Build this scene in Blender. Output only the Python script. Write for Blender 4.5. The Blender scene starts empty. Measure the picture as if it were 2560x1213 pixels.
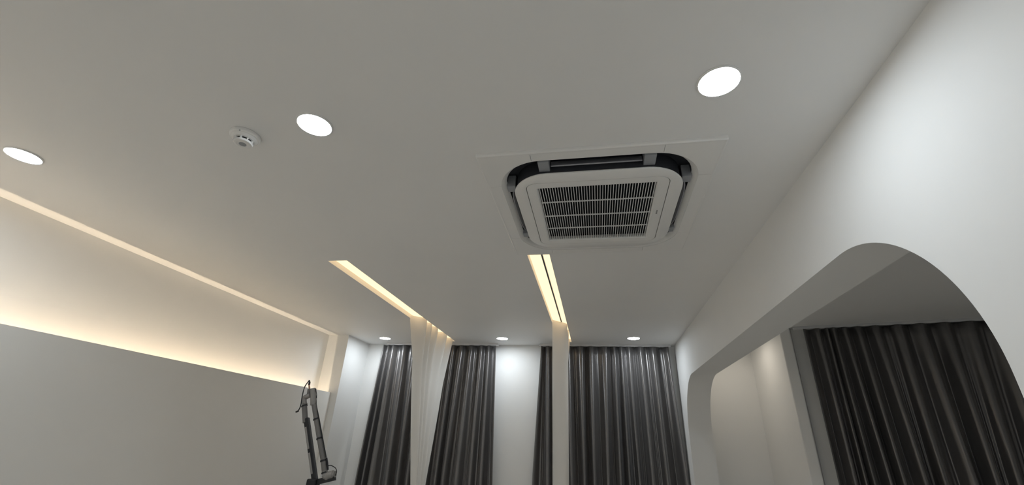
import bpy, bmesh, math, random
from mathutils import Vector, Matrix
random.seed(7)
scene = bpy.context.scene
C = scene.collection

# ------------------------------------------------------------------ camera
U = 1.05            # metres per design unit (camera-to-ceiling distance)
CAMZ = 1.45
def W(x, y, z):
    return Vector((x*U, y*U, CAMZ + z*U))

pitch, yaw, roll = 0.432487, -0.197950, 0.048592
f = Vector((math.sin(yaw)*math.cos(pitch), math.cos(yaw)*math.cos(pitch), math.sin(pitch)))
r = Vector((math.cos(yaw), -math.sin(yaw), 0))
u = r.cross(f)
r2 = math.cos(roll)*r + math.sin(roll)*u
u2 = -math.sin(roll)*r + math.cos(roll)*u
cam = bpy.data.cameras.new('camera')
cam.sensor_width = 36
cam.lens = 36*1090.73/2560
cam.clip_start = 0.02
camo = bpy.data.objects.new('camera', cam)
C.objects.link(camo)
M3 = Matrix((r2, u2, -f)).transposed()
camo.matrix_world = Matrix.Translation((0, 0, CAMZ)) @ M3.to_4x4()
scene.camera = camo

# ------------------------------------------------------------------ world, exposure
wd = bpy.data.worlds.new('world'); scene.world = wd
wd.use_nodes = True
wd.node_tree.nodes['Background'].inputs[0].default_value = (0.02, 0.025, 0.035, 1)
wd.node_tree.nodes['Background'].inputs[1].default_value = 1.0
vs = scene.view_settings
vs.view_transform = 'Standard'; vs.look = 'None'; vs.gamma = 1.0
vs.use_curve_mapping = False
vs.exposure = 0.06
scene.cycles.max_bounces = 8
scene.cycles.diffuse_bounces = 6
scene.cycles.adaptive_threshold = 0.03
scene.cycles.use_denoising = True

DOWN = 121.0         # downlight radiance
WARM_NICHE = 140.0   # led strip behind the left panel
WARM_SLOT = 1.55    # light panels in the ceiling slots

# ------------------------------------------------------------------ materials
MATS = {}
def mat(name, col, rough=0.6, spec=0.3, bump=0.0, bscale=60, var=0.0, metallic=0.0, emit=None, estr=0.0, vscale=3.0, sheen=0.0, stretch=None):
    m = bpy.data.materials.new(name); m.use_nodes = True
    nt = m.node_tree; b = nt.nodes['Principled BSDF']
    b.inputs['Base Color'].default_value = (*col, 1)
    b.inputs['Roughness'].default_value = rough
    b.inputs['Specular IOR Level'].default_value = spec
    b.inputs['Metallic'].default_value = metallic
    if sheen:
        b.inputs['Sheen Weight'].default_value = sheen
    if emit:
        b.inputs['Emission Color'].default_value = (*emit, 1)
        b.inputs['Emission Strength'].default_value = estr
    tc = nt.nodes.new('ShaderNodeTexCoord')
    vec = tc.outputs['Object']
    if stretch:
        mp = nt.nodes.new('ShaderNodeMapping'); mp.inputs['Scale'].default_value = stretch
        nt.links.new(vec, mp.inputs['Vector']); vec = mp.outputs['Vector']
    if var:
        n = nt.nodes.new('ShaderNodeTexNoise'); n.inputs['Scale'].default_value = vscale; n.inputs['Detail'].default_value = 4
        nt.links.new(vec, n.inputs['Vector'])
        cr = nt.nodes.new('ShaderNodeValToRGB')
        cr.color_ramp.elements[0].position = 0.3; cr.color_ramp.elements[1].position = 0.7
        cr.color_ramp.elements[0].color = (*[c*(1-var) for c in col], 1)
        cr.color_ramp.elements[1].color = (*[min(1, c*(1+var)) for c in col], 1)
        nt.links.new(n.outputs['Fac'], cr.inputs['Fac'])
        nt.links.new(cr.outputs['Color'], b.inputs['Base Color'])
    if bump:
        n2 = nt.nodes.new('ShaderNodeTexNoise'); n2.inputs['Scale'].default_value = bscale; n2.inputs['Detail'].default_value = 3
        nt.links.new(vec, n2.inputs['Vector'])
        bp = nt.nodes.new('ShaderNodeBump'); bp.inputs['Strength'].default_value = bump; bp.inputs['Distance'].default_value = 0.002
        nt.links.new(n2.outputs['Fac'], bp.inputs['Height'])
        nt.links.new(bp.outputs['Normal'], b.inputs['Normal'])
    MATS[name] = m
    return m

WALL = mat('white_wall_paint', (0.85, 0.85, 0.84), 0.65, 0.2, bump=0.06, bscale=90, var=0.012, vscale=2)
CEIL = mat('white_ceiling_paint', (0.85, 0.848, 0.84), 0.55, 0.3, bump=0.04, bscale=60, var=0.012, vscale=1.5)
PANEL = mat('pale_grey_wall_panel', (0.85, 0.835, 0.80), 0.7, 0.2, bump=0.06, bscale=120, var=0.015, vscale=2)
FLOOR = mat('pale_wood_floor', (0.79, 0.755, 0.70), 0.45, 0.4, bump=0.05, var=0.12, vscale=2, stretch=(12, 1, 1))
PLAST = mat('white_plastic', (0.83, 0.825, 0.81), 0.38, 0.45, var=0.006, vscale=8)
VANEM = mat('mid_grey_vane', (0.33, 0.335, 0.36), 0.45, 0.4, var=0.02, vscale=10)
PLAST2 = mat('grey_plastic', (0.33, 0.34, 0.36), 0.45, 0.4, var=0.02, vscale=10)
DARK = mat('dark_plastic', (0.045, 0.047, 0.055), 0.5, 0.3, var=0.05, vscale=10)
FILT = mat('black_filter_mesh', (0.012, 0.012, 0.014), 0.8, 0.1, bump=0.3, bscale=800)
SLATM = mat('pale_grille_plastic', (0.82, 0.82, 0.81), 0.4, 0.4, var=0.01, vscale=20)
LOGO = mat('grey_print', (0.16, 0.15, 0.14), 0.5, 0.3)
RAILM = mat('white_rail_aluminium', (0.72, 0.72, 0.73), 0.35, 0.5, var=0.01, vscale=20)
GREYM = mat('grey_arm_tube', (0.15, 0.14, 0.13), 0.42, 0.45, var=0.04, vscale=15)
PALEM = mat('pale_arm_tube', (0.24, 0.225, 0.21), 0.4, 0.45, var=0.04, vscale=15)
BLACKM = mat('black_plastic', (0.012, 0.012, 0.014), 0.45, 0.4, var=0.1, vscale=20)
RUBBER = mat('black_cable_rubber', (0.010, 0.010, 0.011), 0.5, 0.4)
BRASS = mat('copper_plug', (0.35, 0.2, 0.13), 0.35, 0.5, metallic=0.6)
COOL = (0.87, 0.945, 1.0)
WARMC = (1.0, 0.80, 0.57)
LAMP = mat('lit_lamp_diffuser', (0.9, 0.9, 0.9), 0.5, 0.2, emit=COOL, estr=DOWN)
LAMP_W = mat('lit_warm_lamp_diffuser', (0.9, 0.9, 0.9), 0.5, 0.2, emit=(1.0, 0.90, 0.76), estr=DOWN*0.30)
LED_N = mat('lit_warm_led_strip', (0.9, 0.85, 0.7), 0.5, 0.2, emit=WARMC, estr=WARM_NICHE)
LED_S = mat('lit_warm_slot_panel', (0.3, 0.28, 0.24), 0.5, 0.1, emit=(1.0, 0.72, 0.40), estr=WARM_SLOT)
DRAPE = mat('charcoal_satin_curtain', (0.190, 0.182, 0.180), 0.32, 0.8, bump=0.04, bscale=900, var=0.06, vscale=6, sheen=0.15, stretch=(1, 1, 0.15))
db = DRAPE.node_tree.nodes['Principled BSDF']
db.inputs['Sheen Roughness'].default_value = 0.4
db.inputs['Metallic'].default_value = 0.65
db.inputs['Anisotropic'].default_value = 0.85
db.inputs['Anisotropic Rotation'].default_value = 0.25
tg = DRAPE.node_tree.nodes.new('ShaderNodeTangent'); tg.direction_type = 'UV_MAP'; tg.uv_map = 'UVMap'
DRAPE.node_tree.links.new(tg.outputs[0], db.inputs['Tangent'])

SHEER = mat('off_white_sheer', (0.92, 0.905, 0.875), 0.8, 0.1, bump=0.05, bscale=1500, var=0.02, vscale=6, stretch=(1, 1, 0.1))
nt = SHEER.node_tree; b = nt.nodes['Principled BSDF']; out = nt.nodes['Material Output']
tr = nt.nodes.new('ShaderNodeBsdfTranslucent'); tr.inputs['Color'].default_value = (0.82, 0.79, 0.74, 1)
mx = nt.nodes.new('ShaderNodeMixShader'); mx.inputs[0].default_value = 0.30
nt.links.new(b.outputs[0], mx.inputs[1]); nt.links.new(tr.outputs[0], mx.inputs[2]); nt.links.new(mx.outputs[0], out.inputs['Surface'])

# ------------------------------------------------------------------ helpers
def root_loc(p):
    while p is not None:
        if p.parent is None:
            return p.location.copy()
        p = p.parent
    return Vector((0, 0, 0))

def obj(name, verts, faces, m, parent=None, smooth=False, origin=None):
    """one mesh object; verts in world metres"""
    o0 = root_loc(parent) if parent else (Vector(origin) if origin is not None else Vector((0, 0, 0)))
    me = bpy.data.meshes.new(name)
    me.from_pydata([tuple(Vector(v) - o0) for v in verts], [], faces)
    bm = bmesh.new(); bm.from_mesh(me)
    bmesh.ops.recalc_face_normals(bm, faces=bm.faces[:])
    bm.to_mesh(me); bm.free()
    if m: me.materials.append(m)
    if smooth:
        for p in me.polygons: p.use_smooth = True
        me.set_sharp_from_angle(angle=math.radians(40))
    o = bpy.data.objects.new(name, me); C.objects.link(o)
    if parent: o.parent = parent
    else: o.location = o0
    return o

def thing(name, label, cat, loc, group=None):
    o = bpy.data.objects.new(name, None); C.objects.link(o); o.location = loc
    o.empty_display_size = 0.05
    return tag(o, label, cat, group)

def tag(o, label, cat=None, group=None):
    o['label'] = label
    if cat: o['category'] = cat
    if group: o['group'] = group
    return o

def struct(o, label, cat='wall'):
    o['kind'] = 'structure'; o['label'] = label; o['category'] = cat
    return o

class G:
    """geometry collector, world metres"""
    def __init__(s): s.v = []; s.f = []
    def add(s, v, f):
        n = len(s.v); s.v += [Vector(a) for a in v]; s.f += [tuple(i+n for i in q) for q in f]; return s
    def box(s, x0, x1, y0, y1, z0, z1):
        v = [(x, y, z) for z in (z0, z1) for y in (y0, y1) for x in (x0, x1)]
        return s.add(v, [(0, 2, 3, 1), (4, 5, 7, 6), (0, 1, 5, 4), (2, 6, 7, 3), (0, 4, 6, 2), (1, 3, 7, 5)])
    def ubox(s, x0, x1, y0, y1, z0, z1):
        a = W(x0, y0, z0); c = W(x1, y1, z1)
        return s.box(a.x, c.x, a.y, c.y, a.z, c.z)
    def loops(s, loops, closed_ends=(False, False), ring=False):
        n = len(loops[0]); v = [p for l in loops for p in l]; F = []
        k = len(loops)
        for i in range(k if ring else k-1):
            j = (i+1) % k
            for a in range(n):
                b2 = (a+1) % n
                F.append((i*n+a, i*n+b2, j*n+b2, j*n+a))
        if closed_ends[0]: F.append(tuple(range(n))[::-1])
        if closed_ends[1]: F.append(tuple((k-1)*n+a for a in range(n)))
        return s.add(v, F)
    def prism(s, poly0, poly1):
        return s.loops([poly0, poly1], (True, True))
    def tube(s, pts, rad, seg=12, caps=True):
        pts = [Vector(p) for p in pts]; L = []
        rads = rad if isinstance(rad, (list, tuple)) else [rad]*len(pts)
        up = Vector((0.13, -0.97, 0.2)).normalized()
        for i, p in enumerate(pts):
            d = (pts[min(i+1, len(pts)-1)] - pts[max(i-1, 0)]).normalized()
            a = d.cross(up)
            if a.length < 1e-3: a = d.cross(Vector((1, 0, 0)))
            a.normalize(); b3 = a.cross(d)
            L.append([p + rads[i]*(math.cos(t)*a + math.sin(t)*b3) for t in [2*math.pi*k/seg for k in range(seg)]])
        return s.loops(L, (caps, caps))
    def lathe(s, c, prof, seg=40, caps=(True, True)):
        c = Vector(c)
        L = [[c + Vector((R*math.cos(t), R*math.sin(t), z)) for t in [2*math.pi*k/seg for k in range(seg)]] for R, z in prof]
        return s.loops(L, caps)
    def make(s, name, m, parent=None, smooth=False, origin=None):
        return obj(name, s.v, s.f, m, parent, smooth, origin)

def spline(pts, n=8):
    pts = [Vector(p) for p in pts]; out_ = []
    P = [pts[0]*2-pts[1]] + pts + [pts[-1]*2-pts[-2]]
    for i in range(1, len(P)-2):
        for k in range(n):
            t = k/n; a, b_, c_, d = P[i-1], P[i], P[i+1], P[i+2]
            out_.append(0.5*((2*b_) + (c_-a)*t + (2*a-5*b_+4*c_-d)*t*t + (3*b_-a-3*c_+d)*t**3))
    out_.append(pts[-1]); return out_

def bevel(o, w, seg=2):
    md = o.modifiers.new('bevel', 'BEVEL'); md.width = w; md.segments = seg; md.limit_method = 'ANGLE'; md.angle_limit = math.radians(35)
    return o

# ------------------------------------------------------------------ setting
FL = -CAMZ/U                # floor, design units
XL, XN, XR = -2.63, -2.868, 0.812     # left wall face, niche back, right wall face
YB, YF = 4.81, -3.2         # back wall, wall behind the camera
YNI = 4.345                 # far end of the niche
XA = 3.30                   # end wall of the side room
TW = 0.20                   # arch wall thickness
SLOTS = [(-1.643, -1.513), (-0.368, -0.239)]
SY0, SY1 = 2.302, 4.632
SD = 0.040                  # slot depth
AC = (0.028, 1.792)

# floor
g = G(); g.ubox(-3.1, XA+0.1, YF-0.1, 5.2, FL-0.1, FL)
struct(g.make('floor', FLOOR), 'pale wooden floor of the room, below the picture', 'floor')

# ceiling: flat cells with openings for two light slots and the air conditioner
acx, acy = 0.43, 0.44
xs = sorted([XN-0.05, SLOTS[0][0], SLOTS[0][1], SLOTS[1][0], SLOTS[1][1], AC[0]-acx, AC[0]+acx, XR+TW, XA])
ys = sorted([YF, AC[1]-acy, AC[1]+acy, SY0, SY1, 5.0])
g = G()
def is_hole(x, y):
    for a, b_ in SLOTS:
        if a < x < b_ and SY0 < y < SY1: return True
    return abs(x-AC[0]) < acx and abs(y-AC[1]) < acy
def vid(i, j, cache={}):
    if (i, j) not in cache:
        cache[(i, j)] = len(g.v); g.v.append(W(xs[i], ys[j], 1.0))
    return cache[(i, j)]
for i in range(len(xs)-1):
    for j in range(len(ys)-1):
        if not is_hole((xs[i]+xs[i+1])/2, (ys[j]+ys[j+1])/2):
            g.f.append((vid(i, j), vid(i, j+1), vid(i+1, j+1), vid(i+1, j)))
for a, b_ in SLOTS:
    lo = [W(a, SY0, 1), W(b_, SY0, 1), W(b_, SY1, 1), W(a, SY1, 1)]
    up_ = [W(a, SY0, 1+SD), W(b_, SY0, 1+SD), W(b_, SY1, 1+SD), W(a, SY1, 1+SD)]
    g.loops([lo, up_], (False, True))
x0, x1, y0, y1 = AC[0]-acx, AC[0]+acx, AC[1]-acy, AC[1]+acy
g.loops([[W(x, y, z) for x, y in ((x0, y0), (x1, y0), (x1, y1), (x0, y1))] for z in (1, 1.14)], (False, True))
ceil = obj('ceiling', g.v, g.f, CEIL)
struct(ceil, 'flat white ceiling with two lit curtain slots', 'ceiling')

# left wall: pillar beyond the niche, niche back wall, solid behind the panel
def poly_prism(pts, z0, z1):
    return G().prism([W(x, y, z0) for x, y in pts], [W(x, y, z1) for x, y in pts])
g = poly_prism([(XL, YB+0.2), (XL, YNI), (XN, YNI), (XN, YF-0.1), (XN-0.2, YF-0.1), (XN-0.2, YB+0.2)], FL, 1.0)
struct(g.make('wall_left', WALL), 'white left wall with a recessed warm lit band under the ceiling')
# lower panel in front of the niche with an open light trough along its top
ZP = 0.402; XP = -2.700
prof = [(XN, FL), (XP, FL), (XP, ZP), (XP-0.036, ZP), (XP-0.036, ZP-0.010), (XP-0.022, ZP-0.014), (XP-0.022, ZP-0.26), (XN, ZP-0.26)]
g = G().prism([W(x, YF, z) for x, z in prof], [W(x, YNI-0.002, z) for x, z in prof])
struct(bevel(g.make('wall_left_lower', PANEL), 0.0015), 'plain pale grey lower wall panel under the warm light band')

# back wall
g = G(); g.ubox(XL-0.1, XR+TW*0.5, YB, YB+0.2, FL, 1.0)
struct(g.make('wall_back', WALL), 'white back wall behind the two grey curtains')

# right wall with rounded archway
JN, JF, ZS, RA = 1.052, 4.525, 0.620, 0.455
arc = []
for k in range(0, 25):
    t = math.pi*0.5*k/24
    arc.append((JF-RA+RA*math.cos(t), ZS-RA+RA*math.sin(t)))
for k in range(0, 33):
    t = math.pi*0.5 + math.pi*0.5*k/32
    arc.append((JN+RA+RA*math.cos(t), ZS-RA+RA*math.sin(t)))
poly = [(YF, FL), (YF, 1.0), (YB, 1.0), (YB, FL), (JF, FL)] + arc + [(JN, FL)]
g = G().prism([W(XR, y, z) for y, z in poly], [W(XR+TW, y, z) for y, z in poly])
wr = g.make('wall_right', WALL, smooth=False)
for p in wr.data.polygons: p.use_smooth = True
wr.data.set_sharp_from_angle(angle=math.radians(25))
struct(wr, 'white right wall with a wide rounded archway')

g = G(); g.ubox(XL-0.5, XA+0.1, YF-0.2, YF, FL, 1.0)
struct(g.make('wall_front', WALL), 'white wall behind the camera')

# side room beyond the arch
g = G(); g.ubox(XR+TW*0.5, 1.75, 4.87, 5.0, FL, 1.0)
struct(g.make('wall_alcove_back', WALL), 'cream end wall seen through the arch beside the pillar')
DV = Vector((0.97259, -0.23252)); NV = Vector((0.23252, 0.97259)); O2 = Vector((1.655, 3.988))
def S(t, off, z):      # along the slanted window wall
    p = O2 + DV*t + NV*off
    return W(p.x, p.y, z)
pil = [(1.560, 4.06), (1.632, 4.03), (1.70, 4.16), (1.70, 4.95), (1.560, 4.95)]
g = poly_prism(pil, FL, 1.0)
struct(bevel(g.make('wall_alcove_pillar', WALL), 0.008), 'cream pillar beside the grey curtain seen through the arch')
g = G().prism([S(-0.03, 0.09, FL), S(1.9, 0.09, FL), S(1.9, 0.3, FL), S(-0.03, 0.3, FL)],
              [S(-0.03, 0.09, 1), S(1.9, 0.09, 1), S(1.9, 0.3, 1), S(-0.03, 0.3, 1)])
struct(g.make('wall_alcove_window', WALL), 'wall behind the grey curtain seen through the arch')
g = G(); g.ubox(XA, XA+0.1, YF, 5.0, FL, 1.0)
struct(g.make('wall_alcove_right', WALL), 'far right wall of the side room')

# ------------------------------------------------------------------ downlights
def downlight(x, y, label, lamp=None):
    c = W(x, y, 1.0)
    t = thing('downlight', label, 'ceiling light', c, 'round recessed downlights')
    R = 0.062*U
    G().lathe(c, [(R-0.006, 0.0), (R, 0.0), (R, -0.003), (R-0.002, -0.005), (R-0.005, -0.006), (R-0.006, -0.0035)], 48, (False, False)).make('trim_ring', PLAST, t, True)
    G().lathe(c, [(R-0.006, -0.0034), (R*0.55, -0.0046)], 32, (False, True)).make('diffuser', lamp or LAMP, t, True)
    return t
downlight(-0.951, 1.080, 'glaring round downlight beside the smoke detector')
downlight(0.387, 1.055, 'glaring round downlight nearest the right wall, in front of the air conditioner')
downlight(-2.306, 1.104, 'round downlight at the left edge of the photo above the warm wall band')
downlight(-2.272, 4.480, 'small far downlight left of the left sheer curtain')
downlight(-0.949, 4.467, 'small far downlight between the two sheer curtains')
downlight(0.377, 4.430, 'small far downlight above the right grey curtain')
for x, w in ((-2.29, 'left'), (-0.95, 'middle'), (0.385, 'right')):
    downlight(x, -2.3, w + ' round downlight of the unseen row added behind the camera')  # unseen row, added to bring the room up to its light level
downlight(1.27, 4.42, 'round warm downlight added unseen behind the arch header by the pillar', LAMP_W)  # unseen lamp added for the warm glow on the wall and pillar
downlight(2.2, 0.55, 'round downlight added to fill the side room, unseen behind the right wall', LAMP)  # unseen lamp added as ambient fill for the side room

# ------------------------------------------------------------------ warm led strips
led = thing('led_strip', 'warm light strip hidden behind the top of the left wall panel', 'light strip', W(XP-0.03, 0, ZP-0.235))
G().ubox(XP-0.0300, XP-0.0221, YF+0.05, YNI-0.10, ZP-0.235, ZP-0.2206).make('profile', RAILM, led)
G().ubox(XP-0.0290, XP-0.0226, YF+0.06, YNI-0.12, ZP-0.2205, ZP-0.2201).make('emitter', LED_N, led)
for i, (a, b_) in enumerate(SLOTS):
    g = G(); g.ubox(a+0.001, b_-0.001, SY0+0.001, SY1-0.001, 1+SD-0.004, 1+SD-0.0005)
    tag(g.make('light_panel', LED_S, origin=W(b_, SY0, 1+SD)), ('warm glowing light panel inside the left ceiling slot', 'warm glowing light panel inside the ceiling slot beside the air conditioner')[i], 'light panel')

# ------------------------------------------------------------------ air conditioner
ax, ay = AC
ac = thing('air_conditioner', 'white square cassette air conditioner with a dark slatted grille set in the ceiling', 'air conditioner', W(ax, ay, 1.0))
FO = 0.016                                     # the face sits a little towards the back of the panel
def rr(hx, hy, rad, z, n=10, fo=0.0):
    pts = []
    for cx, cy, a0 in ((1, 1, 0), (-1, 1, 90), (-1, -1, 180), (1, -1, 270)):
        for k in range(n+1):
            t = math.radians(a0 + 90*k/n)
            pts.append(W(ax+cx*(hx-rad)+rad*math.cos(t), ay+fo+cy*(hy-rad)+rad*math.sin(t), z))
    return pts
def rf(hx, hy, rad, z): return rr(hx, hy, rad, z, 10, FO)
def rr_q(hx, hy, rad, sx, sy, n=10):          # one quarter arc in local units, from the x side to the y side
    return [(sx*(hx-rad+rad*math.cos(t)), sy*(hy-rad+rad*math.sin(t))) for t in [math.pi/2*k/n for k in range(n+1)]]
PX, PY = 0.448, 0.470
RX, RY, RR = 0.394, 0.420, 0.185
FX, FY, FR = 0.344, 0.358, 0.150
GX, GY, GR = 0.290, 0.298, 0.045
HX, HY = 0.240, 0.255
SXm, SYm = 0.243, 0.255
ZPL = 0.987; ZFC = 0.974
gap = 0.0007
for sx in (1, -1):
    for sy in (1, -1):
        q = [(sx*PX, sy*(SYm+gap)), (sx*RX, sy*(SYm+gap))] + rr_q(RX, RY, RR, sx, sy) + [(sx*(SXm+gap), sy*RY), (sx*(SXm+gap), sy*PY), (sx*PX, sy*PY)]
        g = G().prism([W(ax+x, ay+y, ZPL) for x, y in q], [W(ax+x, ay+y, 1.0) for x, y in q])
        g.make('corner_cover', PLAST, ac)
for s in (1, -1):
    g = G(); g.ubox(ax-SXm+gap, ax+SXm-gap, min(ay+s*RY, ay+s*PY), max(ay+s*RY, ay+s*PY), ZPL, 1.0)
    g.make('panel_edge', PLAST, ac)
    g = G(); g.ubox(min(ax+s*RX, ax+s*PX), max(ax+s*RX, ax+s*PX), ay-SYm+gap, ay+SYm-gap, ZPL, 1.0)
    g.make('panel_edge', PLAST, ac)
G().loops([rr(PX+0.004, PY+0.004, 0.006, 1.0), rr(PX+0.004, PY+0.004, 0.006, ZPL+0.004), rr(PX+0.003, PY+0.003, 0.006, ZPL+0.001), rr(PX+0.0005, PY+0.0005, 0.005, ZPL-0.0012), rr(PX-0.003, PY-0.003, 0.004, ZPL-0.0014), rr(PX-0.008, PY-0.008, 0.004, ZPL+0.0005)]).make('panel_rim', PLAST, ac, True)
# sloping lip between the panel and the air outlet channel
G().loops([rr(RX+0.001, RY+0.001, RR, ZPL+0.001), rr(RX-0.008, RY-0.008, RR-0.008, ZPL+0.006), rr(RX-0.022, RY-0.022, RR-0.02, 1.010)]).make('outlet_lip', PLAST, ac, True)
G().loops([rr(RX-0.022, RY-0.022, RR-0.02, 1.010), rr(RX-0.026, RY-0.026, RR-0.024, 1.052), rf(FX-0.010, FY-0.010, FR-0.01, 1.052), rf(FX-0.006, FY-0.006, FR-0.006, ZFC+0.0095)]).make('outlet_channel', DARK, ac, True)
# front face frame, with the removable intake panel set into it
G().loops([rf(FX-0.012, FY-0.012, FR-0.012, ZFC+0.012), rf(FX-0.003, FY-0.003, FR-0.003, ZFC+0.010), rf(FX, FY, FR, ZFC+0.006), rf(FX-0.001, FY-0.001, FR-0.001, ZFC+0.002), rf(FX-0.004, FY-0.004, FR-0.004, ZFC),
           rf(GX, GY, GR, ZFC), rf(GX, GY, GR, ZFC+0.012)]).make('face_frame', PLAST, ac, True)
gi = 0.0028
def rrg(dx, dyn, dyf, rad, z, n=10):          # thin gap at the far edge, open groove on the other three
    pts = []
    for cx, cy, a0 in ((1, 1, 0), (-1, 1, 90), (-1, -1, 180), (1, -1, 270)):
        for k in range(n+1):
            t = math.radians(a0 + 90*k/n)
            hy = GY-(dyf if cy > 0 else dyn)
            pts.append(W(ax+cx*(GX-dx-rad)+rad*math.cos(t), ay+FO+cy*(hy-rad)+rad*math.sin(t), z))
    return pts
def rect_dense(hx, hy, z, n=10):              # rectangle loop with the same vertex count as a rounded one
    return rr(hx, hy, 0.0015, z, n, FO)
ip = G().loops([rrg(gi, gi, 0.0003, GR-0.003, ZFC+0.012), rrg(gi, gi, 0.0003, GR-0.003, ZFC+0.001), rrg(gi+0.001, gi+0.001, 0.001, GR-0.004, ZFC),
                rect_dense(HX+0.006, HY+0.004, ZFC), rect_dense(HX, HY, ZFC+0.008), rect_dense(HX, HY, ZFC+0.024)]).make('intake_panel', PLAST, ac, True)
g = G(); g.loops([rf(GX+0.01, GY+0.01, GR, ZFC+0.0125), rf(GX-0.02, GY-0.02, GR-0.01, ZFC+0.0125)])
g.make('groove_backing', DARK, ac)
g = G(); g.ubox(ax-HX-0.004, ax+HX+0.004, ay+FO-HY-0.004, ay+FO+HY+0.004, ZFC+0.026, ZFC+0.030)
g.make('filter', FILT, ac)
NS = 44
sm = None
for i in range(NS):
    x = ax - HX + (i+0.5)*2*HX/NS
    if sm is None:
        g = G(); g.ubox(x-0.0013, x+0.0013, ay+FO-HY-0.001, ay+FO+HY+0.001, ZFC+0.006, ZFC+0.0105)
        sm = g.make('slat', SLATM, ip); sx0 = x
    else:
        o = sm.copy(); C.objects.link(o); o.parent = ip; o.location = sm.location + Vector(((x-sx0)*U, 0, 0))
for k in (-1, 0, 1):
    y = ay + FO + k*HY/2
    g = G(); g.ubox(ax-HX, ax+HX, y-0.0019, y+0.0019, ZFC+0.005, ZFC+0.0100)
    g.make('crossbar', SLATM, ip)
# small grey wordmark, illegible at this size
g = G()
for k, (w, h) in enumerate(((0.0045, 0.007), (0.0035, 0.005), (0.0035, 0.006), (0.0035, 0.005), (0.0035, 0.005))):
    y = ay + FO + 0.006 - k*0.0068
    g.ubox(ax+0.2655-h/2, ax+0.2655+h/2, y-w/2, y+w/2, ZFC-0.0007, ZFC+0.001)
tag(g.make('wordmark', LOGO, ip), 'small grey printed mark')
# louvre vanes and the end blocks of the four outlets
def outlet(axis, s):
    """axis 0: runs along x at y side s; axis 1: runs along y at x side s"""
    def L(t, d, z):      # t along, d outward from centre
        return W(ax+t, ay+s*d, z) if axis == 0 else W(ax+s*d, ay+FO*0.5+t, z)
    mid = (RY if axis == 0 else RX); inner = (FY - s*(-FO) if axis == 0 else FX)
    half = (RX-RR) if axis == 0 else (RY-RR)
    d0, d1 = inner-0.006, mid-0.024
    # vane: slim blade tilted across the channel, bowed along its length
    n = 12; loops = []
    hv = half-0.034
    for k in range(n+1):
        t = -hv + 2*hv*k/n
        e = 1 - abs(2*k/n-1)**4
        a0, a1 = d0+0.003, d0+0.014+0.012*e
        loops.append([L(t, a0, 1.030), L(t, a1, 0.996+0.008*(1-e)), L(t, a1+0.0045, 0.999+0.008*(1-e)), L(t, a0+0.003, 1.034)])
    G().loops(loops, (True, True)).make('vane', VANEM, ac)
    for e in (-1, 1):
        t0, t1 = e*(half-0.030), e*(half+0.014)
        q = [(t0, d0-0.002), (t1, d0-0.002), (t1, d1+0.004), (t0, d1+0.004)]
        g = G().prism([L(t, d, 0.993) for t, d in q], [L(t, d, 1.050) for t, d in q])
        bevel(g.make('outlet_end_block', PLAST2, ac), 0.003)
for a_ in (0, 1):
    for s in (1, -1): outlet(a_, s)

# ------------------------------------------------------------------ smoke detector
c = W(-1.252, 1.105, 1.0)
sd = thing('smoke_detector', 'small white round smoke detector on the ceiling beside the left glaring downlight', 'smoke detector', c)
RS = 0.052*U
G().lathe(c, [(RS*0.9, 0), (RS, -0.001), (RS, -0.009), (RS*0.97, -0.013), (RS*0.90, -0.016), (RS*0.86, -0.016)], 48).make('base', PLAST, sd, True)
G().lathe(c, [(RS*0.86, -0.015), (RS*0.80, -0.020), (RS*0.70, -0.024), (RS*0.66, -0.025)], 48).make('body', PLAST, sd, True)
G().lathe(c, [(RS*0.52, -0.024), (RS*0.52, -0.036)], 32).make('sensing_chamber', FILT, sd, True)
for k in range(9):
    t = 2*math.pi*k/9 + 0.25
    er, et = Vector((math.cos(t), math.sin(t), 0)), Vector((-math.sin(t), math.cos(t), 0))
    w = 0.0022
    q = [er*RS*0.50 - et*w, er*RS*0.64 - et*w, er*RS*0.64 + et*w, er*RS*0.50 + et*w]
    G().prism([c+p+Vector((0, 0, -0.037)) for p in q], [c+p+Vector((0, 0, -0.023)) for p in q]).make('vent_rib', PLAST, sd)
G().lathe(c, [(RS*0.60, -0.033), (RS*0.62, -0.036), (RS*0.58, -0.041), (RS*0.42, -0.043), (RS*0.40, -0.0425), (RS*0.15, -0.0425)], 48).make('cap', PLAST, sd, True)
G().lathe(c, [(RS*0.24, -0.0422), (RS*0.24, -0.0434), (RS*0.15, -0.0438)], 24).make('test_button', PLAST2, sd, True)
lc = c + Vector((0.35, -0.94, 0))*RS*0.93
G().lathe(lc, [(0.0022, -0.012), (0.0022, -0.0165), (0.001, -0.0172)], 12).make('indicator', PLAST2, sd, True)

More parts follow.
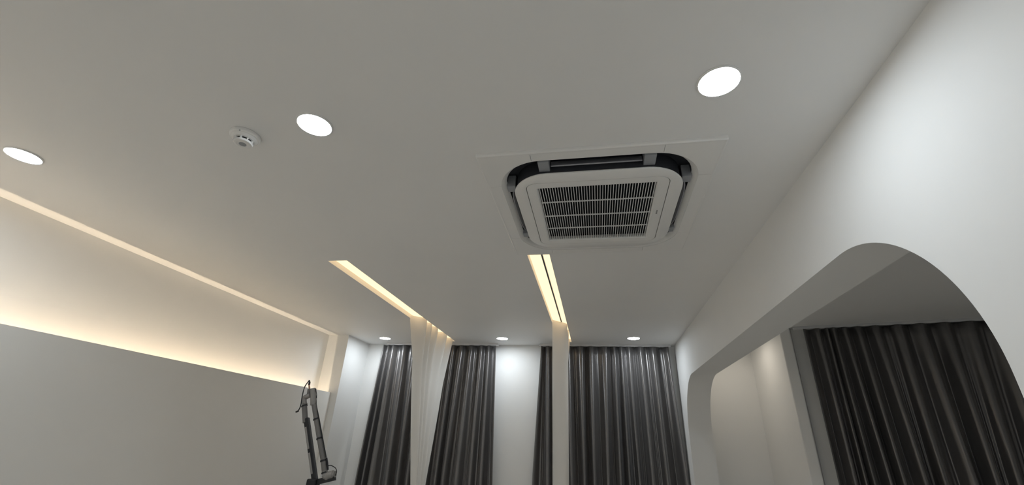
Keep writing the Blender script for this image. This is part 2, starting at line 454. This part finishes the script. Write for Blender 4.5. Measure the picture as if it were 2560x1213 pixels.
# ------------------------------------------------------------------ curtains
def lerp_list(a, b_, t): return [p+(q-p)*t for p, q in zip(a, b_)]
def fold_curtain(name, top, bot, zbot, place, z0, label, amp=0.042, seed=1, hem=None):
    """top/bot: positions of the fold crests along the rail; place(s, depth, z) -> world point"""
    rnd = random.Random(seed)
    K = len(top); per = 14; rows = 26
    crest = [amp*(0.75+0.5*rnd.random()) for _ in range(K)]
    valley = [amp*(0.7+0.6*rnd.random()) for _ in range(K)]
    skew = [rnd.uniform(-0.18, 0.18) for _ in range(K)]
    ph = [rnd.uniform(0, 6.28) for _ in range(K)]
    zs = [z0 + (FL+0.015-z0)*(j/(rows-1)) for j in range(rows)]
    V = []; cols = (K-1)*per+1
    for z in zs:
        t = (z0-z)/(z0-zbot)
        te = t if t < 1 else 1+(t-1)*0.35
        cr_ = lerp_list(top, bot, te)
        spread = 0.55+0.45*min(1, t*1.2)
        for cidx in range(cols):
            k = min(cidx//per, K-2); fr = cidx/per-k
            sx = cr_[k] + (cr_[k+1]-cr_[k])*(fr + 0.10*math.sin(2*math.pi*fr)*(1 if fr else 0))
            a = crest[k]*(1-fr)+crest[k+1]*fr
            w = 0.5+0.5*math.cos(2*math.pi*fr)
            w = w**3.2
            dep = -a*w + valley[k]*(1-w)
            dep += 0.003*math.sin(4*math.pi*fr+ph[k]+z*1.1)*(1-w)*2
            dep += 0.004*math.sin(z*3.1+ph[k])
            V.append(place(sx, dep*spread, z))
    F = [(i*cols+j, i*cols+j+1, (i+1)*cols+j+1, (i+1)*cols+j) for i in range(rows-1) for j in range(cols-1)]
    o = obj(name, V, F, DRAPE, None, False, origin=place(top[0], 0, FL))
    for p in o.data.polygons: p.use_smooth = True
    uv = o.data.uv_layers.new(name='UVMap')
    for l in o.data.loops:
        uv.data[l.index].uv = ((l.vertex_index % cols)/cols, 1-(l.vertex_index//cols)/rows)
    md = o.modifiers.new('thickness', 'SOLIDIFY'); md.thickness = 0.002
    return tag(o, label, 'curtain', 'charcoal satin curtains')

YC = 4.735
pl_back = lambda s, d, z: W(s, YC+d, z)
LT = [-2.396, -2.337, -2.283, -2.146, -2.021, -1.901, -1.782, -1.664, -1.557, -1.469, -1.354, -1.235, -1.149, -1.068]
LB = [-2.454, -2.379, -2.31, -2.12, -2.005, -1.907, -1.802, -1.71, -1.606, -1.532, -1.389, -1.251, -1.139, -1.016]
RT = [-0.57, -0.501, -0.402, -0.291, -0.144, -0.047, 0.11, 0.2, 0.269, 0.346, 0.463, 0.59, 0.74]
RB = [-0.633, -0.484, -0.37, -0.257, -0.135, -0.046, 0.082, 0.199, 0.274, 0.364, 0.485, 0.622, 0.79]
fold_curtain('blackout_curtain', LT, LB, -0.40, pl_back, 0.974, 'charcoal satin curtain on the back wall behind the left sheer', seed=3)
fold_curtain('blackout_curtain', RT, RB, -0.29, pl_back, 0.974, 'wide charcoal satin curtain on the back wall beside the right wall corner', seed=5)
AT = [0.055, 0.16, 0.226, 0.262, 0.343, 0.429, 0.541, 0.691, 0.823, 0.966, 1.114, 1.265, 1.40, 1.53, 1.66]
AB = [0.047, 0.156, 0.216, 0.263, 0.363, 0.435, 0.555, 0.661, 0.818, 0.924, 1.033, 1.176, 1.32, 1.47, 1.64]
fold_curtain('blackout_curtain', AT, AB, -0.13, lambda s, d, z: S(s, d, z), 0.974, 'charcoal curtain in the side room seen through the arch', amp=0.042, seed=9)

def rail(label, a, b_, place):
    t = thing('curtain_rail', label, 'curtain rail', place((a+b_)/2, 0, 1.0), 'white ceiling curtain rails')
    w = 0.011
    pr = [(-w, 0.978), (-w, 0.990), (-w*0.5, 0.991), (-w*0.5, 1.0), (w*0.5, 1.0), (w*0.5, 0.991), (w, 0.990), (w, 0.978), (w*0.35, 0.978), (w*0.35, 0.984), (-w*0.35, 0.984), (-w*0.35, 0.978)]
    G().prism([place(a, d, z) for d, z in pr], [place(b_, d, z) for d, z in pr]).make('track', RAILM, t)
    for e, s in ((a, -1), (b_, 1)):
        q = [(-w*1.15, 0.976), (-w*1.15, 0.992), (w*1.15, 0.992), (w*1.15, 0.976)]
        G().prism([place(e, d, z) for d, z in q], [place(e+s*0.012, d, z) for d, z in q]).make('end_cap', RAILM, t)
    return t
rail('white ceiling rail carrying the left charcoal curtain', -2.36, -1.055, pl_back)
rail('white ceiling rail carrying the right charcoal curtain', -0.58, 0.752, pl_back)
rail('white ceiling rail of the side room curtain seen through the arch', 0.0, 1.70, lambda s, d, z: S(s, d, z))

def sheer(label, xc, ztop, nearY, farY, ampx, nf, seed, envmin):
    """sheer hanging in a ceiling slot; nearY / farY: lists of (z, y) for its two edges"""
    rnd = random.Random(seed)
    def interp(tab, z):
        for (z1, v1), (z2, v2) in zip(tab, tab[1:]):
            if z <= z1 and z >= z2: return v1+(v2-v1)*(z1-z)/(z1-z2)
        return tab[-1][1]
    rows = 44; per = 12; cols = nf*per+1
    a = [0.75+0.5*rnd.random() for _ in range(nf+1)]
    cuts = [0]
    for k in range(nf): cuts.append(cuts[-1] + (0.6+0.8*rnd.random())*(1.5 if k == 0 else 1))
    cuts = [q/cuts[-1] for q in cuts]
    V = []
    for j in range(rows):
        z = ztop + (FL+0.01-ztop)*j/(rows-1)
        yn, yf = interp(nearY, z), interp(farY, z)
        t = (ztop-z)
        env = 1.0 if t < 0.05 else max(0.30, 1.0-1.6*(t-0.05))
        env1 = max(envmin, env)
        for i in range(cols):
            k = min(i//per, nf-1); fr = i/per-k
            s_ = cuts[k]+(cuts[k+1]-cuts[k])*fr
            sg = 1 if k % 2 == 0 else -1
            w = sg*math.cos(math.pi*fr)          # zig-zag between slot sides
            amp_k = ampx*(1.1 if k == 0 else a[k]*(1-fr)+a[k+1]*fr)*(env1 if k == 0 else env1*(1-fr)+env*fr if k == 1 else env)
            if i == 0: pass
            x = xc - amp_k*w
            y = yn + (yf-yn)*s_ + 0.006*math.sin(9*s_+z*4+seed)*min(1, t*4)
            V.append(W(min(max(x, xc-0.060) if t < 0.08 else x, xc+0.060 if t < 0.08 else 9), y, z))
    F = [(i*cols+j, i*cols+j+1, (i+1)*cols+j+1, (i+1)*cols+j) for i in range(rows-1) for j in range(cols-1)]
    o = obj('sheer_curtain', V, F, SHEER, None, False, origin=W(xc, (nearY[0][1]+farY[0][1])/2, FL))
    for p in o.data.polygons: p.use_smooth = True
    return tag(o, label, 'curtain', 'off white sheer curtains')
S0 = (SLOTS[0][0]+SLOTS[0][1])/2; S1 = (SLOTS[1][0]+SLOTS[1][1])/2
ZT = 1+SD-0.016
sheer('off white sheer curtain hanging from the left ceiling slot, gathered below', S0, ZT,
      [(1.1, 3.63), (1.0, 3.63), (0.31, 3.84), (-0.36, 4.06), (-0.9, 4.15), (-2, 4.0)],
      [(1.1, 4.615), (1.0, 4.61), (0.22, 4.46), (-0.37, 4.34), (-0.9, 4.28), (-2, 4.4)], 0.050, 9, 4, 0.45)
sheer('narrow off white sheer curtain hanging from the ceiling slot beside the air conditioner', S1, ZT,
      [(1.1, 3.80), (1.0, 3.80), (0.34, 3.83), (-0.28, 3.87), (-0.9, 3.95), (-2, 3.9)],
      [(1.1, 4.615), (1.0, 4.61), (0.40, 4.42), (-0.28, 4.15), (-0.9, 4.10), (-2, 4.3)], 0.055, 7, 8, 0.97)
for i, (sc_, lab) in enumerate(((S0, 'slim white rail inside the left ceiling slot'), (S1, 'slim white rail inside the ceiling slot beside the air conditioner'))):
    t = thing('curtain_rail', lab, 'curtain rail', W(sc_, SY0, 1+SD), 'slim rails in the ceiling slots')
    g = G(); xo = 0.012 if i else 0.050
    pr = [(-0.006, 1+SD-0.014), (-0.006, 1+SD-0.004), (0.006, 1+SD-0.004), (0.006, 1+SD-0.014), (0.003, 1+SD-0.014), (0.003, 1+SD-0.007), (-0.003, 1+SD-0.007), (-0.003, 1+SD-0.014)]
    G().prism([W(sc_+xo+d, SY0+0.01, z) for d, z in pr], [W(sc_+xo+d, SY1-0.01, z) for d, z in pr]).make('track', RAILM, t)
    g = G()
    g.ubox(sc_+xo-0.003, sc_+xo+0.003, SY0+0.01, SY1-0.01, 1+SD-0.0078, 1+SD-0.007)
    g.make('groove', DARK, t)

# ------------------------------------------------------------------ jointed arm stand
YA = 2.05
A = {'post_top': (-1.377, 0.070), 'post_bot': (-1.265, -0.188), 'tube_top': (-1.403, 0.124), 'elbow': (-1.417, 0.158), 'joint': (-1.373, 0.174), 'jt': (-1.382, 0.202), 'rt_top': (-1.356, 0.130), 'rt_b1': (-1.324, 0.067), 'rt_b2': (-1.286, -0.016), 'rt_b3': (-1.243, -0.107), 'rt_end': (-1.225, -0.155), 'elb2': (-1.217, -0.164), 'elb3': (-1.178, -0.154), 'armend': (-1.168, -0.166), 'hub': (-1.268, -0.198), 'hubr': (-1.245, -0.197), 'plug0': (-1.392, 0.202), 'plug1': (-1.404, 0.228), 'plug2': (-1.408, 0.245), 'c1': (-1.418, 0.211), 'c2': (-1.413, 0.166), 'c3': (-1.408, 0.128), 'c4': (-1.414, 0.105), 'c5': (-1.433, 0.095), 'w0': (-1.341, 0.130), 'w1': (-1.310, 0.070), 'w2': (-1.272, -0.011), 'w3': (-1.232, -0.094), 'l0': (-1.218, -0.127), 'l1': (-1.199, -0.125), 'l2': (-1.175, -0.135), 'l3': (-1.167, -0.150), 'l4': (-1.171, -0.164), 's1a': (-1.367, 0.027), 's1b': (-1.327, -0.063), 's2a': (-1.317, -0.080), 's2b': (-1.282, -0.162)}
def P(k, dy=0.0, dx=0.0, dz=0.0):
    x, z = A[k]; return W(x+dx, YA+dy, z+dz)
base = W(A['hub'][0], YA, FL)
arm = thing('jointed_arm_stand', 'folded grey and black jointed arm stand with a black cable, before the left wall', 'stand', base)
pxu = 0.00206*U          # metres per pixel at this distance
# black post: squarish bar with two pale inlays
def bar(a, b_, w, dpt):
    a, b_ = Vector(a), Vector(b_); d = (b_-a).normalized(); n = Vector((d.z, 0, -d.x)); y = Vector((0, 1, 0))
    q = lambda p: [p+n*w-y*dpt, p+n*w+y*dpt, p-n*w+y*dpt, p-n*w-y*dpt]
    return G().prism(q(a), q(b_))
post = bevel(bar(P('post_top'), P('post_bot'), 5.4*pxu, 5.4*pxu).make('post', BLACKM, arm), 0.004, 3)
for t0, t1 in ((0.15, 0.51), (0.57, 0.90)):
    pa, pb = P('post_top', dy=-0.0116), P('post_bot', dy=-0.0116)
    off = Vector((-1.6*pxu, 0, -0.4*pxu))
    o = bar(pa.lerp(pb, t0)+off, pa.lerp(pb, t1)+off, 2.2*pxu, 0.002).make('inlay', PALEM, post); bevel(o, 0.003, 3)
G().tube([P('post_top', dz=-0.02), P('tube_top'), P('tube_top', dz=0.012)], 6.0*pxu, 20).make('upper_tube', GREYM, arm, True)
el = spline([P('tube_top', dz=0.005), P('elbow', dx=0.004), P('elbow', dx=0.018, dz=0.010), P('joint', dx=-0.01)], 6)
G().tube(el, 5.6*pxu, 18).make('elbow', PALEM, arm, True)
G().tube([P('jt', dx=0.004, dz=0.002), P('joint', dx=0.008), P('rt_top')], [6.6*pxu, 7.4*pxu, 7.0*pxu], 20).make('joint_head', PALEM, arm, True)
G().tube([P('jt', dx=-0.012, dz=-0.022), P('jt', dx=-0.014, dz=0.0)], 4.5*pxu, 16).make('socket', GREYM, arm, True)
G().tube([P('jt', dx=0.018, dz=0.002), P('joint', dx=0.024, dz=-0.012)], 2.0*pxu, 10).make('side_clip', BLACKM, arm, True)
lt = G().tube([P('rt_top', dz=0.01), P('rt_b1'), P('rt_b2'), P('rt_b3'), P('rt_end')], 5.7*pxu, 20).make('folded_tube', GREYM, arm, True)
G().tube([P('joint', dx=0.018), P('w0'), P('w1'), P('w2'), P('w3')], 1.3*pxu, 8).make('tension_wire', RUBBER, arm, True)
def ring(key, nxt, rad, wd, name='band'):
    a = P(key); d = (P(nxt)-a).normalized()
    g = G().tube([a-d*wd, a+d*wd], rad, 20)
    return g.make(name, BLACKM, arm, True)
ring('rt_b1', 'rt_b2', 6.8*pxu, 0.0035); ring('rt_b2', 'rt_b3', 6.8*pxu, 0.0035); ring('rt_b3', 'rt_end', 6.8*pxu, 0.0035)
ring('rt_end', 'rt_b3', 6.9*pxu, 0.003); ring('tube_top', 'post_top', 7.0*pxu, 0.003)
G().tube([P('rt_b3', dx=0.013, dz=0.012), P('rt_b3', dx=0.022, dz=-0.012), P('rt_end', dx=0.014, dz=0.012)], [1.8*pxu, 2.4*pxu, 1.6*pxu], 10).make('side_clip', BLACKM, arm, True)
G().tube(spline([P('rt_end', dz=0.006), P('elb2', dx=0.002, dz=-0.006), P('elb3', dx=-0.018, dz=-0.010), P('elb3', dx=0.006, dz=-0.004)], 6), [6.0*pxu]*4+[7.4*pxu]*4+[8.6*pxu]*9+[6.5*pxu]*2, 18).make('lower_elbow', PALEM, arm, True)
bar(P('armend', dx=-0.002, dz=-0.006), P('hub'), 5.4*pxu, 5.0*pxu).make('link_bar', BLACKM, arm)
hub_o = bevel(G().ubox(A['hub'][0]-0.026, A['hub'][0]+0.020, YA-0.022, YA+0.022, A['hub'][1]-0.05, A['hub'][1]+0.016).make('hub', BLACKM, arm), 0.006, 3)
G().tube([P('plug0', dz=-0.01), P('plug1', dz=-0.004)], 1.9*pxu, 10).make('plug_tip', BRASS, arm, True)
G().tube([P('plug1', dz=-0.006), P('plug1', dz=0.006), P('plug2')], [2.4*pxu, 2.3*pxu, 1.2*pxu], 10).make('plug', BLACKM, arm, True)
G().tube(spline([P('plug2'), P('c1', dy=-0.01), P('c2', dy=-0.02), P('c3', dy=-0.022), P('c4', dy=-0.02), P('c5', dy=-0.01)], 8), 1.25*pxu, 8).make('cable', RUBBER, arm, True)
G().tube([P('c4', dx=-0.006, dy=-0.014, dz=-0.006), P('c5', dy=-0.01)], 2.0*pxu, 8).make('cable_end', RUBBER, arm, True)
G().tube(spline([P('l0'), P('l1'), P('l2'), P('l3'), P('l4')], 8), 0.9*pxu, 8).make('cable', RUBBER, arm, True)
# column and foot below the picture
hz = A['hub'][1]-0.045
G().tube([W(A['hub'][0], YA, hz), W(A['hub'][0], YA, FL+0.03)], 0.017, 18).make('column', BLACKM, arm, True)
for k in range(5):
    t = 2*math.pi*k/5
    e = base + Vector((math.cos(t), math.sin(t), 0))*0.26
    G().tube([base+Vector((0, 0, 0.06)), base*0.4+e*0.6+Vector((0, 0, 0.045)), e+Vector((0, 0, 0.018))], [0.018, 0.016, 0.017], 10).make('foot', BLACKM, arm, True)
